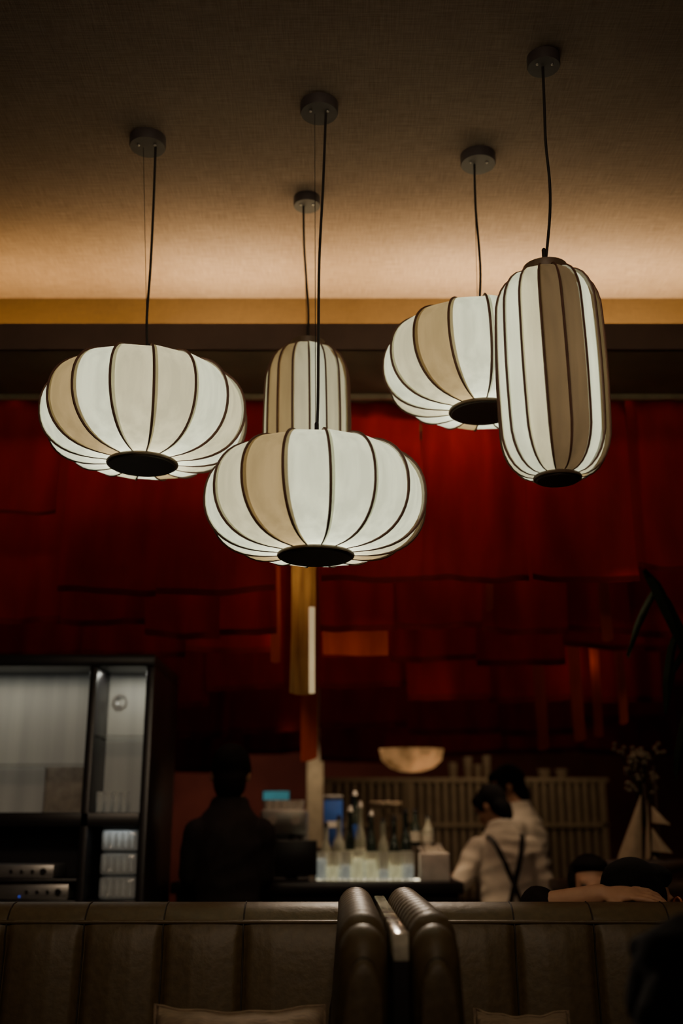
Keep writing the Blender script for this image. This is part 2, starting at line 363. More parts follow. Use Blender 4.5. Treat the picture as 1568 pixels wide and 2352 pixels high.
# ---------------------------------------------------------------- bar
def Z(py,Y): return at(784,py,Y).z
def X(px,py,Y): return at(px,py,Y).x
cz=1.087
t=thing('bar_counter','long dark bar counter carrying glasses and bottles','bar counter',(0,5.2,0))
xa,xb=X(395,2025,5.0),X(1062,2025,5.0)
bm=NB(); box(bm,xa,xb,4.95,5.6,cz-.05,cz,.006); obj('countertop',bm,M['black'],t)
bm=NB(); box(bm,xa+.02,xb-.02,5.0,5.58,0,cz-.05); obj('counter_body',bm,M['blackm'],t)
for i in range(5):
    x=xa+.06+(xb-xa-.1)*i/5; bm=NB(); box(bm,x,x+(xb-xa)/5-.05,4.985,5.0,.12,cz-.1,.004); obj('front_panel',bm,M['black'],t)
bm=NB(); box(bm,X(725,2025,5)-.0,xb-.06,5.155,5.175,cz-.004,cz+.004); obj('light_strip',bm,M['strip'],t)
t=thing('bar_ledge','raised dark ledge along the back of the bar counter','shelf',(0,5.45,cz))
bm=NB(); box(bm,X(725,1900,5.4),X(1010,1900,5.4),5.36,5.56,cz+.12,cz+.14,.004); obj('shelf_board',bm,M['wood'],t)
for px in (730,870,1005):
    x=X(px,1900,5.4); bm=NB(); box(bm,x-.012,x+.012,5.38,5.54,cz,cz+.12); obj('support',bm,M['wood'],t)
lz=cz+.14
for i,(px,m,Yt) in enumerate(((737,'drinkb',5.03),(764,'drink',5.03),(793,'drinkb',5.03),(822,'drink',5.03),(852,'drink',5.03),(881,'drinkb',5.03),(910,'drink',5.03),(938,'drinkb',5.03),
    (751,'drink',5.10),(779,'drinkb',5.10),(808,'drink',5.10),(837,'drinkb',5.10),(866,'drink',5.10),(895,'drink',5.10),(924,'drinkb',5.10))):
    lab='clear tumbler with pale yellow drink in the rows on the bar' if m=='drink' else 'clear tumbler with whitish drink in the rows on the bar'
    x=X(px,2018,Yt)
    bm=NB(); lathe(bm,[(.022,0),(.025,.004),(.0275,.125),(.0262,.125),(.0235,.01),(0,.008)],20,(x,Yt,cz)); o=tag(obj('tumbler',bm,M['glassy']),lab,'glass','tumblers in rows on the bar')
    h=random.uniform(.04,.10); bm=NB(); lathe(bm,[(0,.010),(.0215,.010),(.0225,h),(0,h+.003)],18,(x,Yt,cz)); obj('drink',bm,M[m],o)
def bottle(px,Yb_,zb,h,r,m,lab,grp):
    x=X(px,2000,Yb_); t=thing('bottle',lab,'bottle',(x,Yb_,zb),grp)
    bm=NB(); lathe(bm,[(r*.9,0),(r,.006),(r,h*.52),(r*.8,h*.62),(.012,h*.72),(.011,h*.93),(.013,h*.94),(.013,h*.97),(0,h*.97)],20,(x,Yb_,zb)); obj('bottle_body',bm,M[m],t)
    bm=NB(); lathe(bm,[(r+.001,h*.15),(r+.0012,h*.42)],20,(x,Yb_,zb)); obj('paper_label',bm,M['blue' if 'blue' in lab else 'labelp'],t)
    bm=NB(); lathe(bm,[(.012,h*.965),(.013,h*.99),(.009,h*1.02),(.008,h*1.06),(0,h*1.06)],14,(x,Yb_,zb)); obj('stopper',bm,M['white_c' if ('white' in lab or 'bright' in lab) else 'blackm'],t)
for a in ((778,5.22,cz,.27,.030,'bottlec','pale bottle with blue label behind the tumblers'),(804,5.23,cz,.31,.022,'bottle','dark bottle with bright pourer behind the tumblers'),(827,5.22,cz,.33,.025,'bottlec','tallest pale bottle with a white pourer'),(853,5.23,cz,.29,.025,'bottle','dark bottle standing right of the white pourer'),(880,5.22,cz,.26,.024,'bottlec','short pale bottle under the stacked cups'),(906,5.23,cz,.27,.024,'bottle','dark bottle left of the rightmost dark bottle'),(933,5.22,cz,.30,.026,'bottle','rightmost dark bottle near the napkin holder'),(748,5.22,cz,.24,.026,'bottlec','pale bottle nearest the pale column')):
    bottle(*a,'bottles behind the tumblers')
for a in ((815,5.47,lz,.25,.026,'bottle','dark bottle with bright top on the ledge beside the blue tin'),(955,5.47,lz,.17,.026,'bottle','dark bottle on the ledge right of the cup stacks'),(985,5.47,lz,.14,.028,'bottlec','short pale bottle at the right end of the ledge')):
    bottle(*a,'bottles on the bar ledge')
x=X(765,1890,5.46); zt=Z(1826,5.46)
t=thing('tin_box','blue tin with a white band standing on the bar ledge','tin',(x,5.46,lz))
bm=NB(); box(bm,x-.046,x+.046,5.42,5.5,lz,zt-.02,.008); obj('tin_body',bm,M['blue'],t)
bm=NB(); box(bm,x-.047,x+.047,5.418,5.502,zt-.02,zt,.006); obj('lid',bm,M['steel'],t)
bm=NB(); box(bm,x-.03,x+.03,5.4185,5.421,lz+.09,lz+.12); obj('white_band',bm,M['white_c'],t)
for px,n,lab in ((866,6,'left stack of small cups on the bar ledge'),(907,5,'right stack of small cups on the bar ledge')):
    for k in range(n):
        bm=NB(); x=X(px,1880,5.46); lathe(bm,[(.024,0),(.026,.004),(.038,.045),(.036,.045),(.023,.008),(0,.007)],20,(x,5.46,lz+k*.028)); tag(obj('paper_cup',bm,M['cupd']),'brownish cup in the '+lab,'cup','cups in the '+lab)
x=X(885,1840,5.46)
for k in range(3):
    z0=lz+.045+.028*5+.002
    bm=NB(); lathe(bm,[(.05,0),(.08,.012),(.078,.014),(.048,.004),(0,.004)],24,(x,5.46,z0+.006*k)); tag(obj('saucer',bm,M['cupd']),'pale saucer lying on top of the cup stacks','saucer','saucers on the cup stacks')
x0,x1=X(965,2015,5.06),X(1033,2015,5.06)
t=thing('napkin_holder','pale translucent box full of white paper on the bar end','box',((x0+x1)/2,5.1,cz))
bm=NB(); box(bm,x0,x1,5.05,5.15,cz,cz+.12,.006); obj('holder_box',bm,M['paper'],t)
for k in range(5):
    bm=NB(); q=x0+.01+(x1-x0-.03)*k/5; a=random.uniform(-.02,.02)
    grid(bm,3,3,lambda s,tt: Vector((q+.028*s+a*tt,5.07+.06*((k*2)%5)/5+.006*math.sin(4*s),cz+.118+(.03+.012*(k%2))*tt))); obj('paper_sheet',bm,M['paper'],t)
xm=X(652,1900,5.25)
t=thing('coffee_machine','steel coffee machine behind the dark register screen','coffee machine',(xm,5.3,cz))
bm=NB(); box(bm,xm-.11,xm+.11,5.2,5.45,cz+.20,cz+.31,.015); obj('machine_head',bm,M['steel'],t)
bm=NB(); box(bm,xm-.11,xm+.11,5.34,5.45,cz+.03,cz+.20,.006); obj('machine_back',bm,M['steel'],t)
bm=NB(); box(bm,xm-.115,xm+.115,5.2,5.45,cz,cz+.03,.006); obj('drip_tray',bm,M['blackm'],t)
for dx in (-.055,.055):
    bm=NB(); lathe(bm,[(.03,0),(.034,.01),(.034,.03),(0,.03)],18,(xm+dx,5.25,cz+.165)); tube(bm,[(xm+dx,5.25,cz+.18),(xm+dx,5.13,cz+.175)],.009,8); obj('portafilter',bm,M['black'],t)
    bm=NB(); tube(bm,[(xm+dx,5.195,cz+.262),(xm+dx,5.188,cz+.262)],.022,20); obj('gauge',bm,M['white_c'],t)
for k in range(5):
    bm=NB(); lathe(bm,[(.016,0),(.02,.004),(.026,.045),(.024,.045),(.016,.008),(0,.008)],18,(xm-.08+.037*k,5.3,cz+.311)); tag(obj('coffee_cup',bm,M['white_c']),'white cup in the row on top of the coffee machine','cup','cups on the coffee machine')
xd=X(634,1828,5.5); zd=Z(1828,5.5)
t=thing('display_screen','small blue lit screen on a pole above the coffee machine','screen',(xd,5.52,cz))
bm=NB(); lathe(bm,[(.05,0),(.05,.008),(0,.012)],20,(xd,5.53,cz)); obj('base',bm,M['blackm'],t)
bm=NB(); tube(bm,[(xd,5.53,cz+.008),(xd,5.53,zd)],.008,10); obj('pole',bm,M['blackm'],t)
bm=NB(); box(bm,xd-.07,xd+.07,5.505,5.525,zd-.028,zd+.028,.004); obj('screen_case',bm,M['black'],t)
bm=NB(); box(bm,xd-.064,xd+.064,5.502,5.506,zd-.022,zd+.022); obj('lit_face',bm,M['bluelit'],t)
xr=X(668,1990,4.98); zr=Z(1930,4.98)
t=thing('register_monitor','black register monitor seen from behind, beside the man in black','monitor',(xr,5.03,cz))
bm=NB(); box(bm,xr-.115,xr+.115,4.985,5.01,cz+.025,zr,.006); obj('monitor_panel',bm,M['black'],t)
bm=NB(); box(bm,xr-.03,xr+.03,5.01,5.04,cz+.005,cz+.12,.005); obj('stand',bm,M['blackm'],t)
bm=NB(); box(bm,xr-.08,xr+.08,4.97,5.09,cz,cz+.012,.004); obj('base',bm,M['blackm'],t)
bm=NB(); xq=X(723,1800,6.7); box(bm,xq-.05,xq+.05,6.7,6.85,0,2.765,.008); struct('trim_4',bm,M['trim'])
Yb=7.0; xl,xrr=X(748,1790,Yb),X(1392,1790,Yb); zt=Z(1786,Yb)
t=thing('slatted_back_bar','beige slatted back bar unit behind the two bartenders','back bar',((xl+xrr)/2,Yb,0))
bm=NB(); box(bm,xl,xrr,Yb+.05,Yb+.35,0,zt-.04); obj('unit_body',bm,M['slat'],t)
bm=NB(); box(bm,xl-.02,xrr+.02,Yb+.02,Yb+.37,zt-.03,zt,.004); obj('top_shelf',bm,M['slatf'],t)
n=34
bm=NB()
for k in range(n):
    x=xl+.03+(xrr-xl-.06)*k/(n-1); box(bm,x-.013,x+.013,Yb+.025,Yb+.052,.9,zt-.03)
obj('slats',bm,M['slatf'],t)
for px in (750,940,1140,1388):
    x=X(px,1850,Yb); bm=NB(); box(bm,x-.014,x+.014,Yb+.01,Yb+.05,.85,zt-.03); obj('post',bm,M['slatf'],t)
zr2=Z(1895,Yb); bm=NB(); box(bm,xl,xrr,Yb+.01,Yb+.05,zr2-.012,zr2+.012); obj('rail',bm,M['slatf'],t)
for px,h,r in ((1040,.10,.03),(1075,.14,.03),(1097,.09,.025),(1118,.15,.028),(1250,.06,.045),(1290,.06,.045)):
    bm=NB(); lathe(bm,[(r*.7,0),(r*.8,.004),(r,h),(r*.93,h),(r*.7,.01),(0,.01)],18,(X(px,1780,Yb+.15),Yb+.15,zt)); tag(obj('cup',bm,M['cupd']),'pale cup standing on top of the slatted back bar','cup','cups on the back bar')
Yl=6.0; xc=X(945,1745,Yl); zc=Z(1774,Yl)
t=thing('bowl_lamp','glowing cream bowl lamp hanging above the bar counter','lamp',(xc,Yl,zc))
bm=NB(); lathe(bm,[(.0,0),(.06,.004),(.12,.025),(.165,.065),(.178,.125),(.172,.125),(.158,.068),(.115,.032),(.05,.012),(0,.01)],32,(xc,Yl,zc),1,.6); obj('bowl_shade',bm,M['lampc'],t)
bm=NB()
for s in (-1,1): tube(bm,[(xc+s*.17,Yl,zc+.12),(xc,Yl,2.3)],.002,6)
tube(bm,[(xc,Yl,2.3),(xc,Yl,2.765)],.003,6); obj('hanging_wires',bm,M['blackm'],t)
Cw=(1,.72,.45)  # unseen lamps added below to brighten the bar, column, staff and slats
spot((.30,5.22,2.1),(.28,5.2,1.1),34,Cw,75)
spot((-.25,5.35,2.1),(-.3,5.3,1.1),18,Cw,60)
spot((.90,5.75,2.1),(.92,5.9,1.1),11,Cw,75)
spot((xq,6.3,2.15),(xq,6.7,1.35),14,(1,.82,.55),40)
light('AREA',(.9,6.45,2.05),1.5,Cw,size=1.2,sy=.08,rot=(R(50),0,0))
light('AREA',(-.9,7.2,1.95),4.0,(1,.60,.40),size=1.2,sy=.1,rot=(R(55),0,0))  # unseen lamp added so the back wall shows behind the man
# ---------------------------------------------------------------- black display cabinet
Yc=4.0
def cx(px): return X(px,1700,Yc)
zT=Z(1502,Yc); xR=cx(347); xL=-1.75; zg0,zg1=Z(1866,Yc),Z(1530,Yc)
t=thing('display_cabinet','tall black display cabinet with lit glass compartments at left','cabinet',((xL+xR)/2,4.3,0))
bm=NB(); box(bm,xL,xR,4.0,4.6,zg1+.0,zT,.006); obj('top_panel',bm,M['black'],t)
bm=NB(); box(bm,xR-.03,xR,4.0,4.6,0,zg1,.003); obj('side_panel',bm,M['black'],t)
bm=NB(); box(bm,xL,xL+.03,4.0,4.6,0,zg1,.003); obj('side_panel',bm,M['black'],t)
bm=NB(); box(bm,cx(196),cx(214),4.0,4.25,.0,zg1,.003); obj('middle_post',bm,M['black'],t)
bm=NB(); box(bm,xL+.03,xR-.03,4.25,4.6,0,zg1); obj('back_wall',bm,M['blackm'],t)
bm=NB(); box(bm,xL+.03,xR-.03,4.0,4.25,zg0-.05,zg0,.003); obj('cabinet_floor',bm,M['black'],t)
bm=NB(); box(bm,xL+.03,cx(196),4.225,4.248,zg0,zg1); obj('frosted_panel',bm,M['panelw'],t)
bm=NB(); box(bm,cx(214),xR-.03,4.225,4.248,zg0,zg1); pr=obj('frosted_panel',bm,M['panelw'],t)
xe,ze=X(275,1612,4.22),Z(1612,4.22)
bm=NB(); tube(bm,[(xe+.026*math.cos(a*PI/12),4.222,ze+.026*math.sin(a*PI/12)) for a in range(25)],.005,6,False); tube(bm,[(xe+.014*math.cos(R(a)),4.222,ze+.014*math.sin(R(a))) for a in range(60,320,20)],.004,6); obj('round_emblem',bm,M['steel'],pr)
for a,c,py in ((xL+.03,cx(196),1755),(cx(214),xR-.03,1690)):
    z=Z(py,4.03); bm=NB(); box(bm,a,c,4.02,4.22,z-.005,z+.003); obj('glass_shelf',bm,M['shelfg'],t)
for a,c,z in ((xL+.03,cx(196),Z(2018,4.02)),(xL+.03,cx(196),Z(2068,4.02)),(cx(214),xR-.03,Z(2068,4.02))):
    bm=NB(); box(bm,a,c,4.01,4.25,z-.014,z,.002); obj('lower_shelf',bm,M['black'],t)
bm=NB(); box(bm,xL+.03,cx(196),4.0,4.02,.08,Z(2068,4.02)-.02,.003); obj('cabinet_door',bm,M['black'],t)
bm=NB(); box(bm,cx(214),xR-.03,4.0,4.02,.08,Z(2068,4.02)-.02,.003); obj('cabinet_door',bm,M['black'],t)
light('AREA',((xL+cx(196))/2,4.10,zg1-.006),.62,(1,.97,.84),t,.75,.05)
light('AREA',((cx(214)+xR)/2-.01,4.10,zg1-.006),.38,(1,.97,.84),t,.15,.05)
light('AREA',((cx(214)+xR)/2-.01,4.035,zg0-.054),.03,(.88,.95,1),t,.12,.02)
light('AREA',(cx(60),4.06,zg0-.054),.06,(1,.9,.8),t,.4,.04)
for px in (228,247,266,284):
    bm=NB(); lathe(bm,[(.011,0),(.013,.003),(.015,.075),(.0135,.075),(.0115,.006),(0,.006)],16,(X(px,1862,4.1),4.1,zg0+.0005)); tag(obj('small_glass',bm,M['glassb']),'small clear glass on the floor of the lit narrow compartment','glass','glasses in the lit narrow compartment')
z=Z(2068,4.02)
for k in range(3):
    bm=NB(); x0=cx(238);x1=cx(322); zz=z+.001+k*.082
    box(bm,x0,x1,4.06,4.17,zz,zz+.076,.012); o=tag(obj('glass_block',bm,M['glassb']),'clear ribbed glass container in the stack below the narrow lit compartment','container','stacked glass containers')
    bm=NB()
    for q in range(5): tube(bm,[(x0+.018+q*(x1-x0-.036)/4,4.058,zz+.012),(x0+.018+q*(x1-x0-.036)/4,4.058,zz+.066)],.006,6)
    obj('ribs',bm,M['glassb'],o)
xx0,xx1=cx(78),cx(182)
t=thing('framed_print','faint framed map print standing in the wide lit compartment','picture',((xx0+xx1)/2,4.19,zg0))
bm=NB(); box(bm,xx0,xx1,4.19,4.2,zg0,Z(1762,4.19),.002); obj('print_sheet',bm,mat('faint_map',(.40,.36,.30),.8,(.27,.24,.21),26),t)
bm=NB()
for a in ((xx0,xx0+.006,zg0,Z(1762,4.19)),(xx1-.006,xx1,zg0,Z(1762,4.19)),(xx0,xx1,zg0,zg0+.006)): box(bm,a[0],a[1],4.186,4.19,a[2],a[3])
obj('thin_frame',bm,M['steel'],t)
for nm,px0,px1,py0,py1,lab in (('disc_player',-30,140,1986,2017,'slim silver player on the cabinet shelf above the amplifier'),('amplifier',10,176,2030,2067,'silver amplifier with round knobs and a blue light')):
    a,c,z0,z1=cx(px0),cx(px1),Z(py1,4.03)+.001,Z(py0,4.03)
    t=thing(nm,lab,'hi-fi unit',((a+c)/2,4.12,z0))
    bm=NB(); box(bm,a,c,4.03,4.22,z0,z1,.003); obj('case',bm,M['steel'],t)
    for k in range(4):
        x=a+(c-a)*(.45+.14*k); bm=NB(); r=.006 if k<3 else .011; tube(bm,[(x,4.03,(z0+z1)/2),(x,4.018,(z0+z1)/2)],r,14); obj('knob',bm,M['black'],t)
    if 'blue' in lab:
        bm=NB(); x=X(42,2064,4.02); ell(bm,(x,4.028,z0+.01),.003,.003,.003); obj('blue_light',bm,M['led'],t)
# ---------------------------------------------------------------- booth sofas
def sofa(label,x0,x1,s0,s1,seams,rear=False):
    t=thing('booth_sofa',label,'sofa',((x0+x1)/2,2.6,0))
    pr=[(2.585,.44),(2.60,.6),(2.615,.75),(2.63,.9),(2.64,1.0),(2.646,1.04),(2.650,1.07),(2.656,1.092),(2.664,1.108),(2.68,1.124),(2.70,1.134),(2.73,1.138),(2.76,1.134),(2.785,1.115),(2.795,1.09),(2.80,1.0),(2.80,.05)]
    def fn(s,tt):
        x=x0+(x1-x0)*s; j=int(tt*(len(pr)-1)+.5); y,z=pr[j]; g=0
        if j<12:
            d=min(abs(x-q) for q in seams)
            g=math.exp(-(d/.010)**2)*.016-.010*min(1,d/.07)
        w=max(0,min(1,(j-5)/3)); return Vector((x,y+g*(1-w),z))
    bm=NB(); grid(bm,int((x1-x0)/.005),len(pr)-1,fn); bk=obj('padded_back',bm,M['leather'],t)
    bm=NB(); tube(bm,[(x0,2.655,1.098),(x1,2.655,1.098)],.0045,8); obj('piping',bm,M['leather'],bk)
    for q in seams:
        bm=NB(); tube(bm,[(q,pr[j][0]+(.009 if j<6 else -.001),pr[j][1]) for j in range(0,12)],.0020,6); obj('seam',bm,M['leather2'],bk)
    bm=NB(); box(bm,s0,s1,2.08,2.60,.30,.45,.03); obj('seat',bm,M['leather'],t)
    bm=NB(); box(bm,s0,s1,2.12,2.78,.0,.30); obj('plinth',bm,M['blackm'],t)
    if rear:
        bm=NB(); box(bm,s0,s1,2.80,3.36,.22,.36,.03); obj('rear_seat',bm,M['leather'],t)
        bm=NB(); box(bm,s0,s1,2.80,3.32,.0,.22); obj('rear_plinth',bm,M['blackm'],t)
    return t
def sx(px): return X(px,2150,2.63)
sofa('long brown leather booth sofa at left with stitched upright channels',-1.3,-.008,-1.3,-.052,[sx(-180),sx(5),sx(186),sx(370),sx(556)])
sofa('brown leather booth sofa at right of the ribbed partitions',.20,1.7,.236,1.7,[sx(1186),sx(1370),sx(1548)],True)
def partition(label,c,wl,wr,hw):
    t=thing('booth_partition',label,'partition',(c,2.45,0))
    y0,y1=1.93,3.0; n=420; SPC=.078
    def ring(Y,out=0):
        d=max(0,(2.10-Y)/.17); e=max(0,(Y-2.93)/.07)
        zt=1.163-.09*(1-math.sqrt(max(0,1-d*d)))-.03*e*e
        q=((Y/SPC)%1)-.5; pin=.022*abs(2*q)**2.4-out; h=hw-pin*.7; za=zt-hw*1.1-pin
        shr=.014*(1-math.sqrt(max(0,1-d*d)))
        pts=[(c-wl+shr,.05),(c-wl+shr,.6),(c-(wl*.45+hw*.55)+shr,.92)]
        for a in range(0,181,15): pts.append((c-(h-shr)*math.cos(R(a)),za+hw*1.1*math.sin(R(a))))
        pts+=[(c+(wr*.45+hw*.55)-shr,.92),(c+wr-shr,.6),(c+wr-shr,.05)]
        return [Vector((x,Y,z)) for x,z in pts]
    bm=NB(); rr=[[bm.verts.new(p) for p in ring(y0+(y1-y0)*i/n)] for i in range(n+1)]
    for i in range(n):
        for k in range(len(rr[0])-1): bm.faces.new((rr[i][k],rr[i][k+1],rr[i+1][k+1],rr[i+1][k]))
    bm.faces.new(rr[0]); bm.faces.new(rr[-1][::-1])
    pd=obj('ribbed_padding',bm,M['leather'],t)
    k=math.ceil(y0/SPC)
    while k*SPC<y1-.02:
        bm=NB(); tube(bm,ring(k*SPC+1e-5,.001)[2:-2],.003,6); obj('seam',bm,M['leather2'],pd); k+=1
    bm=NB(); box(bm,c-wl+.01,c+wr-.01,1.95,2.98,0,.05); obj('plinth',bm,M['blackm'],t)
partition('ribbed leather partition end nearest the left sofa',.037,.080,.046,.046)
partition('ribbed leather partition end nearest the right sofa',.162,.045,.066,.045)
spot((.1,3.74,2.1),(.1,2.4,1.15),60,(1,.8,.6),34,.05)  # unseen spot added for highlights on the ribbed tops
t=thing('divider_panel','divider strip with glints coloured into its top, between the two ribbed leather partitions','divider',(.100,2.45,0))
bm=NB(); box(bm,.0875,.1125,1.94,3.0,0,1.09); obj('divider_board',bm,M['blackm'],t)
bm=NB(); box(bm,.0865,.1135,1.94,3.02,1.09,1.136,.003); obj('glint_cap',bm,mat('glint_cap',(.60,.56,.44),.14,(.05,.04,.03),24,(1,.7,1),spec=1),t)  # pale and dark patches painted in as glints on the glossy top
def cushion(label,c,w,h,d,rx,rz):
    t=thing('cushion',label,'cushion',c)
    T=Matrix.Translation(c)@Matrix.Rotation(rz,4,'Z')@Matrix.Rotation(rx,4,'X')
    bm=NB()
    for s in (-1,1):
        def fn(u,v,s=s):
            a=2*u-1;e=2*v-1; f=(1-a**4)*(1-e**4)
            wr=(.008*math.sin(13*a+3*e)+.006*math.sin(31*a-4*e))*f
            return T@Vector((a*w/2*(1-.05*(1-e*e)),s*(d/2*math.sqrt(max(f,0))+wr*.7),h/2+e*h/2*(1-.06*(1-a*a))+.002*math.sin(11*a)*max(0,e)))
        grid(bm,40,24,fn)
    bmesh.ops.remove_doubles(bm,verts=bm.verts[:],dist=.0005); o=obj('cushion_cover',bm,M['pillow'],t)
    bm=NB(); pts=[]
    for k in range(81):
        a=k/80*4; q=a%1; e=int(a)%4
        u,v=((2*q-1,-1),(1,2*q-1),(1-2*q,1),(-1,1-2*q))[e]
        pts.append(T@Vector((u*w/2*(1-.05*(1-v*v)),0,h/2+v*h/2*(1-.06*(1-u*u))+.002*math.sin(11*u)*max(0,v))))
    tube(bm,pts,.004,6,False); obj('piping',bm,M['pillow'],o)
q=at(548,2330,2.36); cushion('beige striped cushion leaning on the left sofa',Vector((q.x,2.33,.46)),.36,.51,.15,R(-18),R(3))
q=at(1205,2330,2.42); cushion('beige cushion at the foot of the right sofa back',Vector((q.x,2.37,.455)),.20,.500,.13,R(-18),R(-3))
# ---------------------------------------------------------------- people
def solid(name,bm,m,parent,vox,it=4,crease=0):
    me=bpy.data.meshes.new('tmp'); bmesh.ops.recalc_face_normals(bm,faces=bm.faces[:]); bm.to_mesh(me); bm.free()
    o=bpy.data.objects.new('tmp',me); COL.objects.link(o)
    r=o.modifiers.new('r','REMESH'); r.mode='VOXEL'; r.voxel_size=vox
    s=o.modifiers.new('s','SMOOTH'); s.factor=.5; s.iterations=it
    dg=bpy.context.evaluated_depsgraph_get(); me2=bpy.data.meshes.new_from_object(o.evaluated_get(dg))
    bpy.data.objects.remove(o); me2.name=name; me2.materials.clear(); me2.materials.append(m)
    if crease:
        ns=[v.normal.copy() for v in me2.vertices]
        for v,nn in zip(me2.vertices,ns):
            p=v.co; a=noise.noise((p.x*6+p.z*5,p.y*6,p.z*11-p.x*4)); b_=noise.noise((p.x*15-p.z*6,p.y*15,p.z*18))
            v.co=p+nn*crease*((.7-abs(a)*1.8)+.3*b_)
        me2.update()
    for p in me2.polygons: p.use_smooth=True
    o=bpy.data.objects.new(name,me2); COL.objects.link(o); o.parent=parent; return o
def hand(bm,w,d,nrm,side,curl=.35):
    d=d.normalized(); nrm=(nrm-d*nrm.dot(d)).normalized(); sd=d.cross(nrm)*side
    B=Matrix(((sd.x,d.x,nrm.x,w.x),(sd.y,d.y,nrm.y,w.y),(sd.z,d.z,nrm.z,w.z),(0,0,0,1)))
    ell(bm,(0,.05,0),.041,.055,.016,B); ell(bm,(0,.02,0),.03,.04,.018,B)
    for k,(x,L) in enumerate(((-.033,.060),(-.011,.072),(.011,.076),(.033,.066))):
        p=Vector((x*.95,.088,0)); a=0; r=.0088
        for j,f in enumerate((.42,.33,.25)):
            a+=curl*(.6+.4*j); q=p+Vector((x*.10*f,L*f*1.3*math.cos(a),-L*f*1.3*math.sin(a)))
            capsule(bm,B@p,r,B@q,r*.9,8); p=q; r*=.9
    p0,p1,p2=Vector((.030,.025,-.004)),Vector((.058,.055,-.014)),Vector((.064,.088,-.022))
    capsule(bm,B@p0,.013,B@p1,.0105,8); capsule(bm,B@p1,.0105,B@p2,.0085,8)
def person(label,loc,rz,k,hz,lean,yaw,pitch,arms=(None,None),seated=False,shirt='suit',pants='suit',vox=.008,sleeve=1.0,roll=0,longhair=False,glasses=False,curl=.35,straps=False,slim=1.0):
    loc=Vector(loc); t=thing('person',label,'person',loc,None,rz,k)
    Ri=Matrix.Rotation(-rz,4,'Z')
    def loc_(w): return Ri@((Vector(w)-loc)/k)
    T=Matrix.Translation((0,0,hz))@Matrix.Rotation(roll,4,'Y')@Matrix.Rotation(-lean,4,'X')
    rings=[(-.10,.145,.105,0),(0,.16,.115,0),(.12,.138,.10,.005),(.27,.152,.112,.005),(.39,.168,.112,0),(.455,.15,.092,-.005),(.505,.09,.07,-.005),(.55,.056,.056,0),(.63,.054,.054,.01)]
    rings=[(z,rx*(slim if z<.5 else 1),ry,yo) for z,rx,ry,yo in rings]
    b=NB(); loft(b,rings,T)
    HM=T@Matrix.Translation((0,.014,.585))@Matrix.Rotation(yaw,4,'Z')@Matrix.Rotation(-pitch,4,'X')
    ell(b,(0,0,.120),.074,.093,.095,HM,22); ell(b,(0,.030,.058),.056,.064,.066,HM); ell(b,(0,.072,.012),.022,.02,.016,HM)
    capsule(b,HM@Vector((0,.090,.105)),.008,HM@Vector((0,.108,.072)),.0125,8); ell(b,(0,.101,.066),.018,.012,.010,HM)
    ell(b,(0,.090,.036),.024,.012,.006,HM); ell(b,(0,.088,.026),.021,.012,.007,HM)
    for s in (-1,1):
        ell(b,(s*.030,.078,.124),.022,.012,.007,HM); ell(b,(s*.036,.066,.075),.022,.018,.018,HM)
        ell(b,(s*.076,-.004,.092),.010,.020,.031,HM)
    sh=NB(); loft(sh,[(z,rx+.016,ry+.016,yo) for z,rx,ry,yo in rings[:6]]+[(.505,.118,.088,-.005),(.545,.085,.076,0),(.585,.070,.070,.004)],T)
    for i,s in enumerate((-1,1)):
        S=T@Vector((s*.158*slim,-.005,.432))
        if arms[i]: E,Wp=loc_(arms[i][0]),loc_(arms[i][1]); nr=Ri@Vector(arms[i][2]); hd=Ri@Vector(arms[i][3]) if len(arms[i])>3 else Wp-E
        else: E=T@Vector((s*.235,-.02,.17)); Wp=T@Vector((s*.21,.10,-.05)); nr=Vector((s,0,0)); hd=Wp-E
        capsule(b,S,.052,E,.040); capsule(b,E,.040,Wp,.027)
        hand(b,Wp,hd,nr,1 if s<0 else -1,curl)
        capsule(sh,S,.068,E,.056)
        if sleeve>0: capsule(sh,E,.056,E+(Wp-E)*sleeve*.94,.056+(.042-.056)*sleeve)
    pt=NB(); shoe=NB(); loft(pt,[(-.12,.15,.115,0),(0,.178,.132,0),(.06,.162,.122,0)],T)
    for s in (-1,1):
        h=Vector((s*.085,0,hz-.03))
        if seated: kn=Vector((s*.11,.42,hz+.0)); an=Vector((s*.11,.43,.09))
        else: kn=Vector((s*.10,.02,hz*.53)); an=Vector((s*.10,-.02,.09))
        capsule(b,h,.08,kn,.055); capsule(b,kn,.055,an,.038); capsule(b,an,.036,an+Vector((0,.13,-.05)),.026)
        capsule(pt,h,.095,kn,.069); capsule(pt,kn,.069,an+(kn-an)*.08,.055)
        capsule(shoe,an+Vector((0,-.03,-.045)),.042,an+Vector((s*.01,.15,-.052)),.036)
    solid('body',b,M['skin'],t,vox,3)
    so=solid('shirt' if shirt=='shirt' else 'jacket',sh,M[shirt],t,.009,3,.009 if shirt=='shirt' else .006)
    solid('trousers',pt,M[pants],t,.013,3); solid('shoes',shoe,M['blackm'],t,.011,3)
    hb=NB(); ell(hb,(0,-.018,.136),.082,.092,.092,HM,22); ell(hb,(0,-.050,.055),.068,.052,.082,HM); ell(hb,(0,.048,.178),.064,.050,.034,HM)
    for s in (-1,1): ell(hb,(s*.066,.012,.125),.018,.045,.05,HM)
    if longhair:
        ell(hb,(0,-.05,.06),.105,.075,.14,HM); ell(hb,(0,-.075,-.07),.115,.06,.16,HM); ell(hb,(-.06,-.06,-.05),.095,.07,.15,HM); ell(hb,(-.10,-.05,-.14),.07,.06,.11,HM)
    solid('hair',hb,M['hair'],t,.008,2,.012 if longhair else .006)
    for s in (-1,1):
        e=NB(); ell(e,(s*.030,.079,.106),.013,.011,.008,HM); obj('eye',e,M['eye'],t,local=True)
